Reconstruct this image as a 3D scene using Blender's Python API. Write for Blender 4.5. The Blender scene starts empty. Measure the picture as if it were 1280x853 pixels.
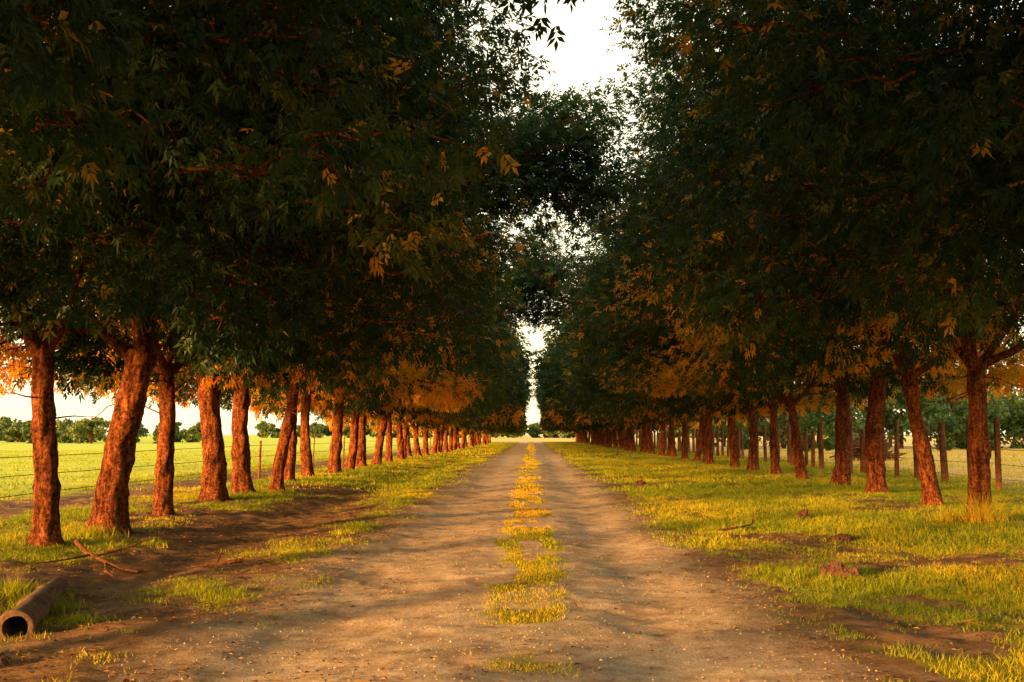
import bpy, math, numpy as np
from mathutils import Vector
rng = np.random.default_rng(7)
S = bpy.context.scene
S.view_settings.view_transform='Standard'; S.view_settings.look='None'; S.view_settings.exposure=0

# ---------------- noise ----------------
def h2(ix,iy,seed):
    n=(ix.astype(np.int64)*374761393+iy.astype(np.int64)*668265263+seed*974634777)&0xffffffff
    n=((n^(n>>13))*1274126177)&0xffffffff
    n=n^(n>>16)
    return (n&0xffff)/65535.0
def vn(x,y,seed=0):
    ix=np.floor(x);iy=np.floor(y);fx=x-ix;fy=y-iy
    fx=fx*fx*(3-2*fx);fy=fy*fy*(3-2*fy)
    a=h2(ix,iy,seed);b=h2(ix+1,iy,seed);c=h2(ix,iy+1,seed);d=h2(ix+1,iy+1,seed)
    return (a*(1-fx)+b*fx)*(1-fy)+(c*(1-fx)+d*fx)*fy
def fbm(x,y,seed=0,o=4):
    s=0;a=.5;t=0
    for i in range(o):
        s=s+a*vn(x,y,seed+i*17);t+=a;x=x*2.03+5.1;y=y*2.03+1.7;a*=.5
    return s/t
def ss(a,b,x):
    t=np.clip((x-a)/(b-a),0,1);return t*t*(3-2*t)

def wob(x,y): return x+0.5*(fbm(x*.5,y*.35,91,3)-.5)+0.3*(fbm(y*.9,x*2,33,3)-.5)
def grassy(x,y):
    X=wob(x,y)
    n=fbm(x*1.3,y*.9,3,4); n2=fbm(x*.55,y*.4,8,4); n3=fbm(x*2.2,y*.8,29,3)
    strip=(1-ss(.16,.62,np.abs(X+.14)))*(0.30+.62*ss(7.5,13,y+3*(n-.5)))*(.40+.9*ss(.35,.6,n3))
    right=ss(1.4,3.4,X)*(0.98-0.5*ss(.50,.66,n2)-0.5*(1-ss(6.5,10.5,y+(n-.5)*4)))
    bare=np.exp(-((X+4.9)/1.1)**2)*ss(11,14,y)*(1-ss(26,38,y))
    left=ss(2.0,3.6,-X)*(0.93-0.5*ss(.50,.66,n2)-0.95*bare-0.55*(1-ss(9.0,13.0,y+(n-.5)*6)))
    stripe=np.exp(-((X+11.0)/1.3)**2)*.9
    g=np.maximum(strip,np.maximum(right,left-stripe))
    return np.clip(g+ (n-.5)*1.3*(g>0.02),0,1)
def hgt(x,y):
    near=1-ss(60,120,y)
    X=wob(x,y)
    tr=np.exp(-((X+1.65)/.6)**2)+np.exp(-((X-1.15)/.5)**2)
    z=-.045*tr+.10*(fbm(x*.4,y*.4,21,3)-.5)+.04*(fbm(x*2.2,y*2.2,44,4)-.5)
    z+= -.10*np.exp(-((X+4.6)/.9)**2)+.08*np.exp(-((np.abs(x+.0)-7.8)/1.8)**2)
    rough=ss(2.0,3.2,np.abs(X+.2))
    z+=rough*.07*(fbm(x*5,y*5,61,3)-.5)+.014*(fbm(x*9,y*9,67,2)-.5)
    return z*near

# ---------------- mesh helper ----------------
def mk(name,V,F,mats,midx=None,smooth=False,attrs=None,parent=None,coll=True):
    me=bpy.data.meshes.new(name)
    V=np.asarray(V,dtype=np.float32)
    if not isinstance(F,list): F=[F]
    F=[np.asarray(f,dtype=np.int32) for f in F if len(f)]
    me.vertices.add(len(V)); me.vertices.foreach_set('co',V.ravel())
    nl=sum(f.size for f in F); nf=sum(len(f) for f in F)
    me.loops.add(nl); me.loops.foreach_set('vertex_index',np.concatenate([f.ravel() for f in F]))
    me.polygons.add(nf)
    tot=np.concatenate([np.full(len(f),f.shape[1],dtype=np.int32) for f in F])
    st=np.concatenate([[0],np.cumsum(tot)[:-1]]).astype(np.int32)
    me.polygons.foreach_set('loop_start',st); me.polygons.foreach_set('loop_total',tot)
    for m in mats: me.materials.append(m)
    if midx is not None: me.polygons.foreach_set('material_index',np.asarray(midx,dtype=np.int32))
    me.polygons.foreach_set('use_smooth',np.full(nf,smooth))
    me.update(calc_edges=True)
    for k,(dom,a) in (attrs or {}).items():
        at=me.attributes.new(k,'FLOAT',dom); at.data.foreach_set('value',np.asarray(a,dtype=np.float32))
    if not coll: return me
    ob=bpy.data.objects.new(name,me); S.collection.objects.link(ob)
    if parent: ob.parent=parent
    return ob

class B:
    def __init__(s): s.V=[];s.F=[];s.n=0
    def add(s,V,F): s.V.append(V); s.F.append(np.asarray(F)+s.n); s.n+=len(V)
    def get(s): return np.concatenate(s.V),np.concatenate(s.F)

def tube(P,R,seg=10,rough=0,seed=0,fine=0):
    P=np.asarray(P,float);R=np.asarray(R,float);n=len(P)
    T=np.gradient(P,axis=0);T/=np.linalg.norm(T,axis=1)[:,None]+1e-9
    ref=np.array([1,0,0.]) if abs(T[0][0])<.9 else np.array([0,1.,0])
    A=np.cross(T,ref);A/=np.linalg.norm(A,axis=1)[:,None]+1e-9
    Bn=np.cross(T,A)
    th=np.linspace(0,2*np.pi,seg,endpoint=False)
    rr=R[:,None]*np.ones(seg)
    if rough:
        L=np.arange(n)[:,None]*.35
        rr=rr*(1+rough*(fbm(np.cos(th)[None]*1.6+L*.25+seed,np.sin(th)[None]*1.6+L*.6+seed*2,seed,3)-.5)*2)
    if fine:
        g_=np.random.default_rng(seed)
        rid=g_.normal(0,1,seg)[None]*.5+g_.normal(0,1,(n,seg))*.7
        rr=rr*(1+fine*rid)
    V=P[:,None]+rr[...,None]*(np.cos(th)[None,:,None]*A[:,None]+np.sin(th)[None,:,None]*Bn[:,None])
    V=V.reshape(-1,3)
    i=np.arange(n-1)[:,None]*seg;j=np.arange(seg)[None];k=(j+1)%seg
    F=np.stack([i+j,i+k,i+seg+k,i+seg+j],-1).reshape(-1,4)
    return V,F

# ---------------- materials ----------------
def newmat(name):
    m=bpy.data.materials.new(name);m.use_nodes=True
    nt=m.node_tree;nt.nodes.clear()
    return m,nt
def N(nt,t,**k):
    n=nt.nodes.new(t)
    for a,b in k.items():
        if a in n.inputs.keys(): n.inputs[a].default_value=b
        else: setattr(n,a,b)
    return n
def ramp(nt,stops,fac=None):
    r=nt.nodes.new('ShaderNodeValToRGB');e=r.color_ramp.elements
    while len(e)<len(stops): e.new(.5)
    for el,(p,c) in zip(e,stops): el.position=p; el.color=(*c,1)
    if fac is not None: nt.links.new(fac,r.inputs[0])
    return r
def noise(nt,vec,scale,detail=5,rough=.6):
    n=N(nt,'ShaderNodeTexNoise',Scale=scale,Detail=detail,Roughness=rough)
    nt.links.new(vec,n.inputs['Vector']);return n
def mixc(nt,f,a,b,mode='MIX'):
    m=nt.nodes.new('ShaderNodeMix');m.data_type='RGBA';m.blend_type=mode
    for s,v in ((m.inputs[0],f),(m.inputs[6],a),(m.inputs[7],b)):
        if hasattr(v,'links'): nt.links.new(v,s)
        elif isinstance(v,tuple): s.default_value=(*v,1)
        else: s.default_value=v
    return m.outputs[2]
def out(nt,sh):
    o=nt.nodes.new('ShaderNodeOutputMaterial');nt.links.new(sh,o.inputs[0])

def leafmat(name,stops,trans=.35,tr=(1.5,1.35,.6)):
    m,nt=newmat(name)
    a=N(nt,'ShaderNodeAttribute',attribute_name='tint')
    fac=a.outputs['Fac']
    r=ramp(nt,stops,fac)
    p=N(nt,'ShaderNodeBsdfPrincipled',Roughness=.5);p.inputs['Specular IOR Level'].default_value=.25
    t=N(nt,'ShaderNodeBsdfTranslucent')
    nt.links.new(r.outputs[0],p.inputs['Base Color'])
    tc=mixc(nt,1.0,r.outputs[0],tr,'MULTIPLY')
    nt.links.new(tc,t.inputs[0])
    mx=N(nt,'ShaderNodeMixShader');mx.inputs[0].default_value=trans
    nt.links.new(p.outputs[0],mx.inputs[1]);nt.links.new(t.outputs[0],mx.inputs[2])
    out(nt,mx.outputs[0]);return m
LEAF=leafmat('ash_leaf',[(0,(.012,.036,.018)),(.38,(.026,.064,.018)),(.60,(.085,.10,.014)),(.78,(.36,.23,.016)),(1,(.66,.29,.02))],.42)  # orange end: autumn leaves and painted sunlight on low clumps
GRASS=leafmat('grass_blade',[(0,(.12,.19,.010)),(.4,(.28,.32,.012)),(.75,(.52,.42,.02)),(1,(.62,.38,.05))],.4)
FAR=leafmat('distant_leaf_hazed',[(0,(.04,.08,.02)),(.6,(.08,.13,.03)),(1,(.15,.17,.04))],.2)  # paler than near leaves: haze painted into the foliage colour
LITTER=leafmat('dead_leaf',[(0,(.06,.03,.015)),(.5,(.16,.08,.03)),(1,(.32,.19,.08))],.1)

def barkmat(name,c1,c2,c3,sc=1):
    m,nt=newmat(name)
    tc=N(nt,'ShaderNodeTexCoord')
    mp=N(nt,'ShaderNodeMapping');mp.inputs['Scale'].default_value=(1,1,.2)
    nt.links.new(tc.outputs['Object'],mp.inputs[0])
    w=noise(nt,mp.outputs[0],14*sc,8,.8)
    w2=noise(nt,tc.outputs['Object'],20*sc,6,.75)
    hm=mixc(nt,.45,w.outputs['Fac'],w2.outputs['Fac'])
    col=ramp(nt,[(.42,c1),(.51,c2),(.61,c3)],hm).outputs[0]
    n2=noise(nt,tc.outputs['Object'],2.6,5,.6)
    col=mixc(nt,.85,col,ramp(nt,[(.3,(.5,.45,.4)),(.7,(1.25,1.2,1.2))],n2.outputs['Fac']).outputs[0],'MULTIPLY')
    p=N(nt,'ShaderNodeBsdfPrincipled',Roughness=.9);p.inputs['Specular IOR Level'].default_value=.08
    nt.links.new(col,p.inputs['Base Color'])
    b=N(nt,'ShaderNodeBump',Strength=1.0,Distance=.16);nt.links.new(hm,b.inputs['Height'])
    nt.links.new(b.outputs[0],p.inputs['Normal']);out(nt,p.outputs[0]);return m
BARK=barkmat('ash_bark',(.018,.007,.004),(.21,.065,.024),(.58,.22,.08))
POST=barkmat('weathered_wood',(.08,.035,.02),(.28,.12,.06),(.42,.2,.11),1.6)

# ground material
def groundmat():
    m,nt=newmat('ground')
    tc=N(nt,'ShaderNodeTexCoord');O=tc.outputs['Object']
    g=N(nt,'ShaderNodeAttribute',attribute_name='grass')
    fld=N(nt,'ShaderNodeAttribute',attribute_name='field')
    trk=N(nt,'ShaderNodeAttribute',attribute_name='track')
    nf=noise(nt,O,35,6,.75);nm=noise(nt,O,4,7,.7);nl=noise(nt,O,.7,4,.6);nff=noise(nt,O,120,3,.8)
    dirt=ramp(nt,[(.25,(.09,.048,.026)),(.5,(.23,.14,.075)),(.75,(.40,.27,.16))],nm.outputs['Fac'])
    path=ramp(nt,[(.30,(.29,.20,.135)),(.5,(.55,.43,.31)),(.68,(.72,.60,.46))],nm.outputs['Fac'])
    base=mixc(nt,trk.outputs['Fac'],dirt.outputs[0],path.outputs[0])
    fine=ramp(nt,[(.3,(.5,.47,.44)),(.5,(.95,.95,.95)),(.72,(1.25,1.22,1.18))],nf.outputs['Fac'])
    base=mixc(nt,.85,base,fine.outputs[0],'MULTIPLY')
    fine2=ramp(nt,[(.35,(.6,.6,.6)),(.6,(1.15,1.15,1.15))],nff.outputs['Fac'])
    base=mixc(nt,.6,base,fine2.outputs[0],'MULTIPLY')
    big=ramp(nt,[(.35,(.76,.70,.64)),(.6,(1.1,1.1,1.1))],nl.outputs['Fac'])
    base=mixc(nt,.8,base,big.outputs[0],'MULTIPLY')
    gr=ramp(nt,[(.3,(.17,.18,.012)),(.5,(.27,.27,.016)),(.7,(.40,.32,.03))],nl.outputs['Fac'])
    grc=mixc(nt,.6,gr.outputs[0],fine.outputs[0],'MULTIPLY')
    th=N(nt,'ShaderNodeMath',operation='ADD');nt.links.new(g.outputs['Fac'],th.inputs[0])
    ms=N(nt,'ShaderNodeMath',operation='MULTIPLY_ADD');nt.links.new(nf.outputs['Fac'],ms.inputs[0]);ms.inputs[1].default_value=.9;ms.inputs[2].default_value=-.45
    nt.links.new(ms.outputs[0],th.inputs[1])
    gm=ramp(nt,[(.42,(0,0,0)),(.72,(1,1,1))],th.outputs[0])
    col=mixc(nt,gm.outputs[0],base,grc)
    fl=ramp(nt,[(.35,(.30,.38,.03)),(.65,(.48,.48,.06))],nl.outputs['Fac'])
    fr=ramp(nt,[(.35,(.48,.32,.09)),(.65,(.64,.44,.17))],nl.outputs['Fac'])
    lm=N(nt,'ShaderNodeMath',operation='MULTIPLY');lm.inputs[1].default_value=-1;nt.links.new(fld.outputs['Fac'],lm.inputs[0]);lm.use_clamp=True
    rm=N(nt,'ShaderNodeMath',operation='MULTIPLY');rm.inputs[1].default_value=1;nt.links.new(fld.outputs['Fac'],rm.inputs[0]);rm.use_clamp=True
    col=mixc(nt,lm.outputs[0],col,fl.outputs[0]);col=mixc(nt,rm.outputs[0],col,fr.outputs[0])
    p=N(nt,'ShaderNodeBsdfPrincipled',Roughness=.95);p.inputs['Specular IOR Level'].default_value=.1
    nt.links.new(col,p.inputs['Base Color'])
    ad=N(nt,'ShaderNodeMath',operation='ADD');nt.links.new(nf.outputs['Fac'],ad.inputs[0]);nt.links.new(nm.outputs['Fac'],ad.inputs[1])
    b=N(nt,'ShaderNodeBump',Strength=.7,Distance=.035);nt.links.new(ad.outputs[0],b.inputs['Height'])
    nt.links.new(b.outputs[0],p.inputs['Normal']);out(nt,p.outputs[0]);return m
GROUND=groundmat()

# ---------------- ground ----------------
def axis(lo,hi,step,far,growth):
    a=list(np.arange(lo,hi,step));s=step;v=a[-1]
    while v<far: s*=growth;v+=s;a.append(v)
    return a
xp=axis(0,14,.085,2500,1.16);xs=np.array([-v for v in xp[:0:-1]]+xp)
yp=axis(5,28,.085,2500,1.022);yn=[];v=5;s=.3
while v>-300: s*=1.25;v-=s;yn.append(v)
ys=np.array(yn[::-1]+yp)
GX,GY=np.meshgrid(xs,ys)
GZ=hgt(GX,GY)
nx,ny=len(xs),len(ys)
i=np.arange(ny-1)[:,None]*nx;j=np.arange(nx-1)[None]
F=np.stack([i+j,i+j+1,i+nx+j+1,i+nx+j],-1).reshape(-1,4)
gx,gy=GX.ravel(),GY.ravel()
Xw=wob(gx,gy)
track=ss(-3.3,-2.0,Xw)*(1-ss(1.5,2.7,Xw))
endroad=ss(235,262,gy)
field=-ss(12.4,13.6,-gx+.6*(fbm(gx,gy*.3,5)-.5))+ss(14.5,17,gx)+endroad*(np.abs(gx)<=13)*.8
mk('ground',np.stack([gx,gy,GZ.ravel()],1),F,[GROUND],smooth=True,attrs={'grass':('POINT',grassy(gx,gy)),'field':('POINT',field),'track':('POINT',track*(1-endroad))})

# ---------------- grass blades ----------------
def blades(x,y,hh,ww,tint):
    n=len(x);z=hgt(x,y)-.005
    th=rng.uniform(0,2*np.pi,n);lean=rng.uniform(.1,.9,n)*hh;lt=rng.uniform(0,2*np.pi,n)
    bx=np.cos(th)*ww/2;by=np.sin(th)*ww/2
    V=np.empty((n,3,3));V[:,0]=np.stack([x-bx,y-by,z],1);V[:,1]=np.stack([x+bx,y+by,z],1)
    V[:,2]=np.stack([x+np.cos(lt)*lean,y+np.sin(lt)*lean,z+hh*rng.uniform(.6,1,n)],1)
    return V.reshape(-1,3),np.arange(n*3).reshape(-1,3),tint
def scatter(n,x0,x1,y0,y1,h0,h1,w,thr=.5,dry=0):
    x=rng.uniform(x0,x1,n);y=rng.uniform(y0,y1,n)
    g=grassy(x,y);clump=fbm(x*4,y*4,77,3)
    keep=(g+(clump-.5)*1.3+rng.normal(0,.14,n))>thr
    x,y,g,clump=x[keep],y[keep],g[keep],clump[keep]
    strip=np.exp(-((x+.14)/.6)**2)
    hh=rng.uniform(h0,h1,len(x))*(.3+.7*g)*(.3+1.3*clump)*(1-.4*strip)
    t=np.clip(.33+1.1*(fbm(x*.6,y*.4,13,3)-.5)+rng.normal(0,.17,len(x))+.45*strip+dry,0,1)
    return blades(x,y,hh,w*rng.uniform(.6,1.3,len(x)),t)
parts=[scatter(280000,-10,9,6.3,16,.04,.10,.008),
       scatter(260000,-12,13,16,32,.05,.12,.013),
       scatter(200000,-14,16,32,75,.06,.15,.030),
       scatter(70000,-13,15,75,200,.07,.18,.08),
       scatter(90000,-60,-12,16,110,.06,.14,.045,dry=-.1),
       scatter(40000,14,60,25,110,.1,.3,.05,dry=.4)]
nV=0;Vs=[];Fs=[];Ts=[]
for V,F,t in parts: Vs.append(V);Fs.append(F+nV);Ts.append(t);nV+=len(V)
mk('grass',np.concatenate(Vs),np.concatenate(Fs),[GRASS],attrs={'tint':('FACE',np.concatenate(Ts))})

def tuft(name,cx,cy,r,n,h,dry):
    a=rng.uniform(0,2*np.pi,n);q=r*np.abs(rng.normal(0,.5,n))
    x=cx+q*np.cos(a);y=cy+q*np.sin(a)
    V,F,t=blades(x,y,h*rng.uniform(.25,1,n)*np.exp(-(q/r)**2*.6),.011*np.ones(n),np.clip(dry+rng.normal(0,.15,n),0,1))
    mk(name,V,F,[GRASS],attrs={'tint':('FACE',t)})
tuft('dry_grass_tuft',7.75,19.6,.45,500,.8,.8)
tuft('dry_grass_tuft',7.25,19.9,.35,220,.45,.7)
tuft('grass_tuft',-6.7,17.2,.6,500,.3,.4)
tuft('grass_tuft',-4.75,10.9,.5,900,.2,.3)
tuft('grass_tuft',-5.3,11.6,.6,900,.22,.35)
tuft('grass_tuft',-4.0,9.9,.4,400,.12,.45)

# ---------------- litter & gravel ----------------
def quadscatter(name,x,y,l,w,mat,tint,lift=.012):
    n=len(x);z=hgt(x,y)+lift
    th=rng.uniform(0,2*np.pi,n);c,s=np.cos(th),np.sin(th)
    V=np.empty((n,4,3))
    for k,(a,b,dz) in enumerate(((-.5,0,0),(0,-.5,.5),(.5,0,.1),(0,.5,.4))):
        V[:,k,0]=x+l*a*c-w*b*s;V[:,k,1]=y+l*a*s+w*b*c;V[:,k,2]=z+dz*w*rng.uniform(0,1.3,n)
    mk(name,V.reshape(-1,3),np.arange(n*4).reshape(-1,4),[mat],attrs={'tint':('FACE',tint)})
x=np.concatenate([rng.uniform(-9,-2.2,26000),rng.uniform(-2.5,2.2,3500),rng.uniform(2,11,14000)]);y=6+24*rng.uniform(0,1,43500)**1.3
k=fbm(x*1.1,y*1.1,55,3)+rng.normal(0,.06,len(x))>.48
x,y=x[k],y[k]
quadscatter('fallen_leaves',x,y,rng.uniform(.03,.08,len(x)),rng.uniform(.012,.03,len(x)),LITTER,rng.uniform(0,1,len(x)))
def stones(name,n,x0,x1,y0,y1,r0,r1,mat):
    x=rng.uniform(x0,x1,n);y=y0+(y1-y0)*rng.uniform(0,1,n)**1.4;r=r0+(r1-r0)*rng.uniform(0,1,n)**4
    k=grassy(x,y)<.4;x,y,r=x[k],y[k],r[k];n=len(x)
    D=np.array([[1,0,0],[0,1,0],[-1,0,0],[0,-1,0],[0,0,.7],[0,0,-.7]],float)
    th=rng.uniform(0,6.28,n);c,s=np.cos(th),np.sin(th)
    P=D[None]*r[:,None,None]*rng.uniform(.6,1.2,(n,6,1))
    V=np.stack([P[...,0]*c[:,None]-P[...,1]*s[:,None]+x[:,None],P[...,0]*s[:,None]+P[...,1]*c[:,None]+y[:,None],P[...,2]+(hgt(x,y)-r*.1)[:,None]],-1)
    T=np.array([[0,1,4],[1,2,4],[2,3,4],[3,0,4],[1,0,5],[2,1,5],[3,2,5],[0,3,5]])
    F=(np.arange(n)[:,None,None]*6+T[None]).reshape(-1,3)
    mk(name,V.reshape(-1,3),F,[mat],attrs={'tint':('FACE',np.repeat(rng.uniform(0,1,n),8))})
m,nt=newmat('stone');a=N(nt,'ShaderNodeAttribute',attribute_name='tint')
r=ramp(nt,[(0,(.18,.12,.08)),(.6,(.36,.27,.18)),(1,(.5,.4,.29))],a.outputs['Fac'])
p=N(nt,'ShaderNodeBsdfPrincipled',Roughness=.9);nt.links.new(r.outputs[0],p.inputs['Base Color']);out(nt,p.outputs[0])
stones('gravel',20000,-3,2.4,6.3,26,.003,.016,m)
m2,nt=newmat('clod');tc=N(nt,'ShaderNodeTexCoord');nn=noise(nt,tc.outputs['Object'],14,6,.7)
r=ramp(nt,[(.3,(.03,.014,.008)),(.7,(.12,.05,.03))],nn.outputs['Fac'])
p=N(nt,'ShaderNodeBsdfPrincipled',Roughness=.95);nt.links.new(r.outputs[0],p.inputs['Base Color'])
b=N(nt,'ShaderNodeBump',Strength=1,Distance=.03);nt.links.new(nn.outputs['Fac'],b.inputs['Height']);nt.links.new(b.outputs[0],p.inputs['Normal']);out(nt,p.outputs[0])
def clod(cx,cy,r,hh,seed,name='dirt_clod'):
    g=np.random.default_rng(seed);b=B()
    for q in range(18):
        ox,oy=g.normal(0,.3,2)*r if q else (0,0);rr=r*(g.uniform(.15,.4) if q else .55);h1=hh*(g.uniform(.3,.9) if q else 1)
        u=np.linspace(0,2*np.pi,14,endpoint=False);v=np.linspace(0,np.pi,8)
        U,Vv=np.meshgrid(u,v);dx=np.sin(Vv)*np.cos(U);dy=np.sin(Vv)*np.sin(U);dz=np.cos(Vv)
        k=.35+1.3*fbm(dx*3+seed+q,dy*3+dz*2.5,seed+q,4)
        P=np.stack([dx*k*rr,dy*k*rr*.8,dz*k*h1],-1).reshape(-1,3)
        px,py=cx+ox,cy+oy
        P+=np.array([px,py,hgt(np.array([px*1.]),np.array([py*1.]))[0]+h1*.2])
        i=np.arange(7)[:,None]*14;j=np.arange(14)[None];kk=(j+1)%14
        b.add(P,np.stack([i+j,i+kk,i+14+kk,i+14+j],-1).reshape(-1,4)[:,::-1])
    V,F=b.get();mk(name,V,F,[m2],smooth=False)
for c in ((3.45,12.9,.22,.14,3),(4.6,16.9,.25,.08,5),(5.2,21.8,.22,.14,6),(3.4,35.5,.35,.16,7),(-3.9,8.1,.22,.05,9)): clod(*c)

def branch(name,pts,r,subs=(),mat=None):
    b=B();P=np.array([[x,y,hgt(np.array([x*1.]),np.array([y*1.]))[0]+z] for x,y,z in pts])
    b.add(*tube(P,np.linspace(r,r*.35,len(P)),7,.15,3))
    for s in subs:
        Q=np.array([[x,y,hgt(np.array([x*1.]),np.array([y*1.]))[0]+z] for x,y,z in s])
        b.add(*tube(Q,np.linspace(r*.5,r*.15,len(Q)),5))
    V,F=b.get();mk(name,V,F,[mat or POST],smooth=True)
branch('fallen_branch',[(-5.95,14.7,.22),(-5.7,14.4,.12),(-5.4,14.1,.06),(-5.0,13.7,.04),(-4.75,13.6,.05)],.035,
       [[(-5.5,14.2,.08),(-5.2,14.5,.2),(-4.95,14.7,.33)],[(-5.3,14.0,.06),(-5.1,13.5,.05),(-4.8,13.1,.05)],[(-5.6,14.3,.1),(-5.8,14.0,.04),(-6.0,13.6,.04)]])
branch('fallen_branch',[(-3.7,14.5,.03),(-3.95,14.3,.05),(-4.3,14.2,.04)],.03,[[(-4,14.3,.05),(-4.0,14.6,.2)]])
branch('fallen_branch',[(3.1,18.7,.04),(3.4,18.9,.05),(3.72,19.2,.10),(3.76,19.3,.3)],.022,[[(3.5,19,.06),(3.3,19.4,.1)]])

# drain pipe (hollow, half buried)
m3,nt=newmat('pipe_clay');tc=N(nt,'ShaderNodeTexCoord');nn=noise(nt,tc.outputs['Object'],9,7,.7)
r=ramp(nt,[(.35,(.04,.022,.012)),(.65,(.20,.11,.055))],nn.outputs['Fac'])
p=N(nt,'ShaderNodeBsdfPrincipled',Roughness=.9);nt.links.new(r.outputs[0],p.inputs['Base Color'])
b=N(nt,'ShaderNodeBump',Strength=1,Distance=.04);nt.links.new(nn.outputs['Fac'],b.inputs['Height']);nt.links.new(b.outputs[0],p.inputs['Normal']);out(nt,p.outputs[0])
A=np.array([-4.25,9.3,.01]);Bp=np.array([-5.3,12.6,-.10]);b=B()
t=np.array([0,.0,.0,.02,.1,.2,.3,.31,.33,.34,.45,.55,.62,.63,.65,.66,.8,1]);R=np.array([.10,.13,.145,.145,.132,.13,.13,.145,.145,.13,.128,.126,.125,.14,.14,.125,.12,.11])
P=A+(Bp-A)*np.maximum(t,np.arange(18)*1e-4)[:,None];b.add(*tube(P,R,28,.16,2,.016))
P2=A+(Bp-A)*np.linspace(0,.5,4)[:,None];V,F=tube(P2,np.array([.10,.10,.10,.10]),28,.12,2);b.add(V,F[:,::-1])
V,F=b.get();mk('drain_pipe',V,F,[m3],smooth=True)

# ---------------- crowns ----------------
def leafcloud(O,Adir,L,nl,ll,lw,tint):
    n=len(O)
    up=np.array([0,0,1.])+rng.normal(0,.55,(n,3))
    s=np.cross(Adir,up);s/=np.linalg.norm(s,axis=1)[:,None]+1e-9
    nr=np.cross(s,Adir)
    Vs=[];Ts=[]
    for j in range(nl):
        if j==nl-1: tt=1;sg=0
        else: tt=.3+.7*(j//2+1)/(nl//2+.5);sg=1 if j%2 else -1
        d=Adir*(.55 if sg else 1)+s*sg*.85+rng.normal(0,.25,(n,3));d[:,2]-=.15
        d/=np.linalg.norm(d,axis=1)[:,None]
        c=np.cross(d,nr);c/=np.linalg.norm(c,axis=1)[:,None]+1e-9
        bs=O+Adir*(L*tt)[:,None]
        l=(ll*rng.uniform(.7,1.2,n))[:,None];w=lw*rng.uniform(.8,1.2,n)[:,None]
        q=np.empty((n,4,3));q[:,0]=bs;q[:,1]=bs+d*l*.42+c*w/2+nr*w*.15;q[:,2]=bs+d*l;q[:,2,2]-=(l*.12)[:,0];q[:,3]=bs+d*l*.42-c*w/2+nr*w*.15
        Vs.append(q);Ts.append(tint+rng.normal(0,.05,n))
    V=np.concatenate(Vs).reshape(-1,3)
    return V,np.arange(len(V)).reshape(-1,4),np.clip(np.concatenate(Ts),0,1)

def foliage(C,R,per,ll,lw,nl,z0,zc,twigs,root=None,sun_tint=.36):
    K=len(C);n=K*per
    idx=np.repeat(np.arange(K),per)
    dd=rng.normal(0,1,(n,3));dd/=np.linalg.norm(dd,axis=1)[:,None]
    rad=R[idx]*rng.uniform(.05,1,n)**.5
    O=C[idx]+dd*rad[:,None]*np.array([1.15,1.15,.7])
    out_=C[idx]-np.array([0,0,zc-1]);out_/=np.linalg.norm(out_,axis=1)[:,None]
    A=dd*.7+out_*.5+rng.normal(0,.4,(n,3));A[:,2]-=.25;A/=np.linalg.norm(A,axis=1)[:,None]
    ct=rng.uniform(0,1,K)
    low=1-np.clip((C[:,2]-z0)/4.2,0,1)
    tint=.08+.34*ct[idx]**1.8+rng.normal(0,.12,n)+sun_tint*low[idx]**.9*(.12+1.5*ct[idx]**1.5)+(rng.uniform(0,1,n)<.05)*.45*(sun_tint>.01)  # random autumn leaves, plus sunlit orange painted on the low clumps
    L=np.full(n,ll*2.0)*rng.uniform(.7,1.2,n)
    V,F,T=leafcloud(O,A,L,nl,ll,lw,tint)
    mi=np.zeros(len(F),int)
    if twigs:
        b=B()
        for c,r in zip(C,R):
            if root is None:
                h=min(c[2]-.3,z0+.2+rng.uniform(0,.5)*(c[2]-z0));p0=np.array([0,0,max(h,z0-.8)])
            else: p0=root
            mid=p0*.5+c*.5+np.array([0,0,.35])+rng.normal(0,.25,3)
            ts=np.linspace(.75 if root is None else .3,1,6)[:,None];P=(1-ts)**2*p0+2*ts*(1-ts)*mid+ts**2*c
            P[1:-1]+=rng.normal(0,.05,(4,3))
            b.add(*tube(P,np.linspace(.018 if root is None else .04,.008,6),5))
            for q in range(3):
                e=c+rng.normal(0,.45,3)*r
                m_=(c+e)/2+rng.normal(0,.1,3);b.add(*tube(np.array([P[-2],m_,e]),[.009,.006,.003],4))
        V2,F2=b.get();F=np.concatenate([F,F2+len(V)]);V=np.concatenate([V,V2])
        T=np.concatenate([T,np.zeros(len(F2))]);mi=np.concatenate([mi,np.ones(len(F2),int)])
    return mk('crown_mesh',V,F,[LEAF,BARK],midx=mi,attrs={'tint':('FACE',T)},coll=False)

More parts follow.
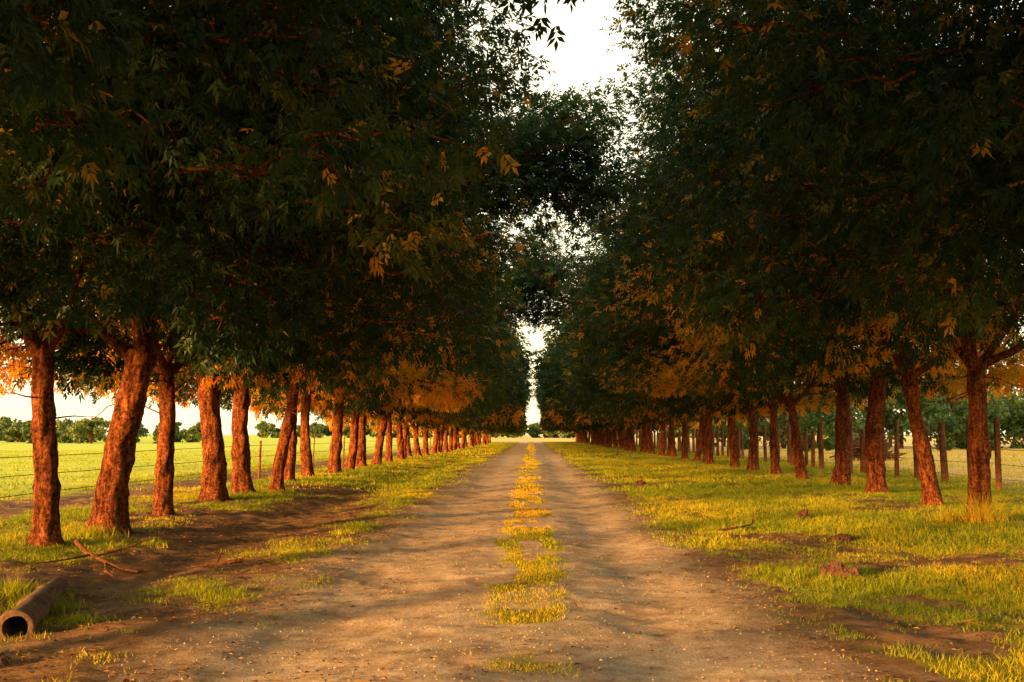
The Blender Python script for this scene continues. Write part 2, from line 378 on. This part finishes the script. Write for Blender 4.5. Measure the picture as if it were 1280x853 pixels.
def crown(seed,K,per,ll,lw,nl,rx,ry,z0,z1,twigs=True,sun_tint=.36):
    """leafy crown, +x is the road side"""
    global rng
    rng=np.random.default_rng(seed)
    zc=z0+.5*(z1-z0)
    C=[]
    while len(C)<K:
        d=rng.normal(0,1,3);d/=(np.abs(d)**2.9).sum()**(1/2.9);q=rng.uniform(.2,1)**.42
        a=math.atan2(d[1],d[0]);lump=min(1.02,.86+.2*math.sin(a*3+seed)*math.cos(d[2]*3+seed*1.7)+rng.uniform(-.1,.12))
        p=d*q*lump*np.array([rx,ry,(z1-zc) if d[2]>0 else (zc-z0)])
        p[2]+=zc
        skirt=z0+(.4*min(1,-p[0]/3.5) if p[0]<0 else .0)+.35*math.sin(p[0]*1.3+seed)
        if p[2]<skirt: continue
        if abs(p[0])<.7 and abs(p[1])<.7 and p[2]<z0+.6: continue
        C.append(p)
    for q in range(20):
        a=rng.uniform(0,6.28);rr=rng.uniform(.25,.95)
        C.append(np.array([math.cos(a)*rx*rr,math.sin(a)*ry*rr,z0+rng.uniform(-.25,.5)]))
    C=np.array(C);R=rng.uniform(.6,1.2,len(C));R[-20:]*=.65
    return foliage(C,R,per,ll,lw,nl,z0,zc,twigs,None,sun_tint)

DARK=[crown(100+s,205,88,.12,.046,7,6.6,4.0,3.1,12.5,sun_tint=.12) for s in range(3)]  # near crowns get little of the painted sun tint, to read as shaded
NEAR=[crown(110+s,200,80,.12,.046,7,6.6,4.0,3.1,12.5,sun_tint=.60) for s in range(3)]
MID=[crown(200+s,170,38,.19,.075,7,6.6,4.0,3.0,12.0,sun_tint=.62) for s in range(3)]
FARC=[crown(300+s,150,18,.36,.16,5,6.6,4.0,3.0,12.0,False,sun_tint=.55) for s in range(2)]

# ---------------- trunks ----------------
def trunk_mesh(seed,r,lean,leany,fork,side,limb=1.0):
    g=np.random.default_rng(seed);b=B()
    H=fork;n=44
    z=np.concatenate([[-.25,-.08,0,.06,.14,.26],np.linspace(.36,H,n)])
    t=np.clip(z/H,0,1)
    am=g.uniform(.02,.08);wx=am*np.sin(t*g.uniform(2.5,5)+seed)+lean*t**1.1;wy=.06*np.cos(t*3.3+seed)+leany*t
    wx-=wx[2];wy-=wy[2]
    rad=r*(1.0-.25*t)+r*.5*np.exp(-np.maximum(z,-.05)/.14)
    kn=g.uniform(.8,2.8);rad+=r*.16*np.exp(-((z-kn)/.12)**2)
    P=np.stack([wx,wy,z],1);b.add(*tube(P,rad,30,.24,seed,.026))
    top=P[-1];rt=rad[-1]
    k=g.integers(2,5)
    a0=g.uniform(0,6.28)
    for q in range(k+1):
        a=a0+q*6.28/(k+1)+g.uniform(-.4,.4)
        el=g.uniform(.6,1.2) if q else 1.4
        Ln=g.uniform(2.8,4.2)*limb;p=top-np.array([0,0,.25 if q else .1]);pts=[p.copy()]
        d=np.array([math.cos(a)*math.cos(el)*1.2,math.sin(a)*math.cos(el),math.sin(el)])
        for s in range(9):
            d=d+g.normal(0,.12,3);d[2]+=.03;d/=np.linalg.norm(d);p=p+d*Ln/9;pts.append(p.copy())
        pts=np.array(pts);rr=np.linspace(rt*g.uniform(.5,.75),.02,10)
        b.add(*tube(pts,rr,12,.16,seed+q,.02))
        for w in range(3):
            i0=g.integers(2,8);p=pts[i0].copy();pp=[p.copy()];d2=g.normal(0,1,3);d2[2]=g.uniform(-.3,.5);d2/=np.linalg.norm(d2)
            for s in range(6):
                d2=d2+g.normal(0,.18,3);d2/=np.linalg.norm(d2);p=p+d2*g.uniform(.18,.3)*limb;pp.append(p.copy())
            b.add(*tube(np.array(pp),np.linspace(rr[i0]*.5,.006,7),6))
    for w in range(4):
        h0=g.uniform(.6,1)*H;i0=np.argmin(abs(z-h0));p=P[i0].copy();a=g.uniform(0,6.28);d2=np.array([math.cos(a),math.sin(a),g.uniform(0,.5)]);pp=[p.copy()]
        for s in range(6):
            d2=d2+g.normal(0,.2,3);d2[2]-=.08;d2/=np.linalg.norm(d2);p=p+d2*g.uniform(.08,.2);pp.append(p.copy())
        b.add(*tube(np.array(pp),np.linspace(.016,.003,7),5))
    V,F=b.get();return V,F,top

g=np.random.default_rng(11)
L0=[(-7.2,-5,.25,0),(-7.2,.5,.25,0),(-7.0,5.5,.25,0),(-7.0,10.8,.25,0),(-6.85,15.8,.20,-.05),(-6.75,17.9,.29,.45),(-7.0,21.3,.19,-.05),(-7.5,26.4,.31,-.1),(-7.5,29.1,.26,.05),(-7.0,30.8,.18,.3),(-7.8,36,.2,.1),(-8.1,40.5,.22,0),(-7.75,44,.25,.2)]  # leading entries: unseen trees at and behind the camera, added to shade near crowns
R0=[(8.2,1,.25,0),(8.2,6,.25,0),(8.0,10.6,.25,0),(8.0,15.4,.25,0),(7.85,20.0,.21,-.1),(8.5,24.1,.19,-.4),(9.1,29.9,.29,.05),(9.4,34.5,.28,.1),(9.35,39.3,.2,-.3),(9.3,43.1,.19,-.1),(9.3,47.7,.24,-.1),(9.3,52,.22,0)]  # first entry: unseen tree beside the camera, added for shade like those opposite
y=48.5
while y<215: L0.append((-7.9+g.normal(0,.22),y,g.uniform(.16,.28),g.normal(0,.26)));y+=g.uniform(3.6,5.8)
y=56.5
while y<240: R0.append((9.35+g.normal(0,.22),y,g.uniform(.16,.28),g.normal(0,.26)));y+=g.uniform(3.6,5.8)
FAR_TR=[trunk_mesh(900+i,.21,.14*(i-2),0,3.3,0) for i in range(5)]
farme=[mk('trunk_mesh',v,f,[BARK],smooth=True,coll=False) for v,f,_ in FAR_TR]
rng=np.random.default_rng(77)
def bough(root,ctr,ext,K):
    """long bough reaching across the road (coordinates local to its tree)"""
    C=[];ctr=np.array(ctr)
    for q in range(K):
        d=rng.normal(0,1,3);d/=np.linalg.norm(d);C.append(ctr+d*rng.uniform(.1,1)**.5*np.array(ext))
    C=np.array(C);return foliage(C,rng.uniform(.6,1.0,K),80,.14,.055,7,2,ctr[2],True,np.array(root),0.0)
for side,rows in ((1,L0),(-1,R0)):
    for q,(x,y,r,ln) in enumerate(rows):
        if y<75:
            V,F,top=trunk_mesh(400+q*2+(side>0),r*.9,ln,g.normal(0,.1),g.uniform(2.7,3.6),side,.6 if y<19 else 1.0)
            ob=mk('ash_tree',V,F,[BARK],smooth=True)
        else:
            k=g.integers(0,5);top=FAR_TR[k][2];ob=bpy.data.objects.new('ash_tree',farme[k]);S.collection.objects.link(ob)
        ob.location=(x,y,hgt(np.array([x]),np.array([y*1.]))[0]-.02)
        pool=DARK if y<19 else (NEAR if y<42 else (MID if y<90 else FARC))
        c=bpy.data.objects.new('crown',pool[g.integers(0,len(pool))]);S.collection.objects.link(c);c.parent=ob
        u=.85 if y<35 else (.7 if y<60 else 1.2)
        reach=abs(x-(.6 if y<35 else .2))-u
        shift=.6
        sx=(reach-shift)/6.7*g.uniform(.97,1.06)
        c.scale=(sx*side,g.uniform(.95,1.15)*(1 if g.uniform()<.5 else -1),g.uniform(.96,1.12))
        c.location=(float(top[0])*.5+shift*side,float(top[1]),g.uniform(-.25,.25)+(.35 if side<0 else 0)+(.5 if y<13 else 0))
        c.rotation_euler=(0,0,g.uniform(-.12,.12))
        if side>0 and y in (29.1,):
            o=bpy.data.objects.new('bough',bough((2.5,0,7.5),(-x+.3,0,8.9),(2.0,2.8,1.5),46));S.collection.objects.link(o);o.parent=ob
        if side<0 and abs(y-56.5)<.1:
            o=bpy.data.objects.new('bough',bough((-3,0,7),(-x+.2,0,9.6),(1.8,3,2.6),56));S.collection.objects.link(o);o.parent=ob
        if side<0 and y==10.6:
            o=bpy.data.objects.new('bough',bough((-3,0,7),(-x+.6,0,7.0),(2.2,2,.7),26));S.collection.objects.link(o);o.parent=ob

# ---------------- distant trees ----------------
def treeline(name,x0,x1,y0,y1,h0,h1,nt_,leaf,seed,low=.42):
    global rng
    rng=np.random.default_rng(seed)
    O=[];T=[];b=B()
    for q in range(nt_):
        cx=x0+(x1-x0)*(q+rng.uniform(.1,.9))/nt_;cy=rng.uniform(y0,y1);h=rng.uniform(h0,h1)
        w=h*rng.uniform(.5,.9)
        b.add(*tube(np.array([[cx,cy,-.2],[cx+.2,cy,h*.3],[cx,cy,h*.75]]),[.25,.18,.08],6))
        tt=rng.uniform(.1,.6)
        for c in range(26):
            d=rng.normal(0,1,3);d/=np.linalg.norm(d);cc=np.array([cx,cy,h*low])+d*np.array([w*.85,w*.75,h*.42])*rng.uniform(.3,1)
            rr=rng.uniform(.10,.2)*h;m=80
            e=rng.normal(0,1,(m,3));e/=np.linalg.norm(e,axis=1)[:,None];O.append(cc+e*rr*rng.uniform(.3,1,(m,1))*np.array([1.1,1.1,.8]));T.append(np.full(m,tt+rng.uniform(-.1,.35)))
    O=np.concatenate(O);T=np.concatenate(T);O[:,2]=np.maximum(O[:,2],.1);n=len(O)
    A=rng.normal(0,1,(n,3));A/=np.linalg.norm(A,axis=1)[:,None]
    C=np.cross(A,rng.normal(0,1,(n,3)));C/=np.linalg.norm(C,axis=1)[:,None]
    l=leaf*rng.uniform(.6,1.3,(n,1))
    q=np.stack([O-A*l*.5,O+C*l*.28,O+A*l*.5,O-C*l*.28],1).reshape(-1,3)
    V2,F2=b.get();F=np.arange(len(q)).reshape(-1,4)
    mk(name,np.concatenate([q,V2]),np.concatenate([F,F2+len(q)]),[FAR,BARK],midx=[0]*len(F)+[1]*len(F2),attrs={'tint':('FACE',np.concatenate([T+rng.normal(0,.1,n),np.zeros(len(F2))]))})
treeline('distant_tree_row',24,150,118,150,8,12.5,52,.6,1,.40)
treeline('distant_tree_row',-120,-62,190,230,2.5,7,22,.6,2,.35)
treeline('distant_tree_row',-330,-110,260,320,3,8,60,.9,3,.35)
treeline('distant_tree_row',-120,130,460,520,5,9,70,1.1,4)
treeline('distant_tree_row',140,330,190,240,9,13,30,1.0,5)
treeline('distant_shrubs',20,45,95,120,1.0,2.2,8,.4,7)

# brush pile
b=B();rng=np.random.default_rng(5)
for q in range(170):
    a=rng.uniform(0,6.28);rr=rng.uniform(0,1.7);z=(1.75-rr)*rng.uniform(.1,1)*.9
    c=np.array([20.9+rr*math.cos(a),70+rr*math.sin(a),z+.1]);d=rng.normal(0,1,3);d[2]*=.4;d/=np.linalg.norm(d);l=rng.uniform(.5,1.4)
    b.add(*tube(np.array([c-d*l,c+rng.normal(0,.08,3),c+d*l]),[.05,.035,.015],5))
V,F=b.get();mk('brush_pile',V,F,[POST],smooth=True)

# ---------------- fences ----------------
m4,nt=newmat('fence_wire');p=N(nt,'ShaderNodeBsdfPrincipled',Roughness=.6,Metallic=.6);p.inputs['Base Color'].default_value=(.16,.11,.08,1);out(nt,p.outputs[0])
def fence(name,X,y0,y1,sp,hh,r,wires,seed):
    g=np.random.default_rng(seed)
    e=bpy.data.objects.new(name,None);S.collection.objects.link(e)
    b=B();y=y0;pts=[]
    while y<y1:
        x=X+g.normal(0,.08);h=hh*g.uniform(.88,1.08);tx=g.normal(0,.05);ty=g.normal(0,.05)
        n=7;t=np.linspace(0,1,n);P=np.stack([x+tx*t,y+ty*t,-.2+(h+.2)*t],1);rr=r*g.uniform(.7,1.25)
        R=np.full(n,rr)*(1-.12*t);P=np.concatenate([P,P[-1:]+[[0,0,.015]]]);R=np.concatenate([R,[.004]])
        b.add(*tube(P,R,10,.14,int(y*7)%97));pts.append((x,y));y+=sp*g.uniform(.75,1.25)
    V,F=b.get();mk('posts',V,F,[POST],smooth=True,parent=e)
    b=B();pts=np.array(pts)
    for wz in wires:
        P=np.column_stack([pts[:,0]-r,pts[:,1],np.full(len(pts),wz)+g.normal(0,.015,len(pts))]);b.add(*tube(P,np.full(len(P),.007),4))
    V,F=b.get();mk('wires',V,F,[m4],parent=e)
fence('wooden_fence',13.5,24,215,2.0,2.0,.11,(.35,.75,1.15,1.55),1)
fence('wire_fence',-9.2,12,210,8.5,1.5,.035,(.5,.85,1.2),2)

# ---------------- light ----------------
az=math.radians(46);el=math.radians(6.0)
sd=Vector((-math.sin(az)*math.cos(el),-math.cos(az)*math.cos(el),math.sin(el)))
sun=bpy.data.lights.new('sun','SUN');sun.energy=18;sun.angle=math.radians(5.0);sun.color=(1,.47,.12)
so=bpy.data.objects.new('sun',sun);S.collection.objects.link(so);so.rotation_euler=(-sd).to_track_quat('-Z','Y').to_euler()
w=bpy.data.worlds.new('World');S.world=w;w.use_nodes=True;nt=w.node_tree
bg=nt.nodes['Background'];sk=nt.nodes.new('ShaderNodeTexSky');sk.sky_type='NISHITA';sk.sun_disc=False
sk.sun_elevation=el;sk.sun_rotation=math.atan2(sd.x,sd.y);sk.dust_density=2;sk.air_density=1
wm=mixc(nt,1.0,sk.outputs[0],(1.2,1.0,.7),'MULTIPLY')
wm=mixc(nt,1.0,wm,(5.0,4.3,3.0),'ADD')
nt.links.new(wm,bg.inputs[0]);bg.inputs[1].default_value=.27

cam=bpy.data.cameras.new('camera');co=bpy.data.objects.new('camera',cam);S.collection.objects.link(co)
cam.sensor_width=36;cam.lens=36*1400/1280;cam.clip_end=6000
co.location=(0,0,1.6)
co.rotation_euler=(math.radians(90+4.76),0,math.radians(1.02))
S.camera=co
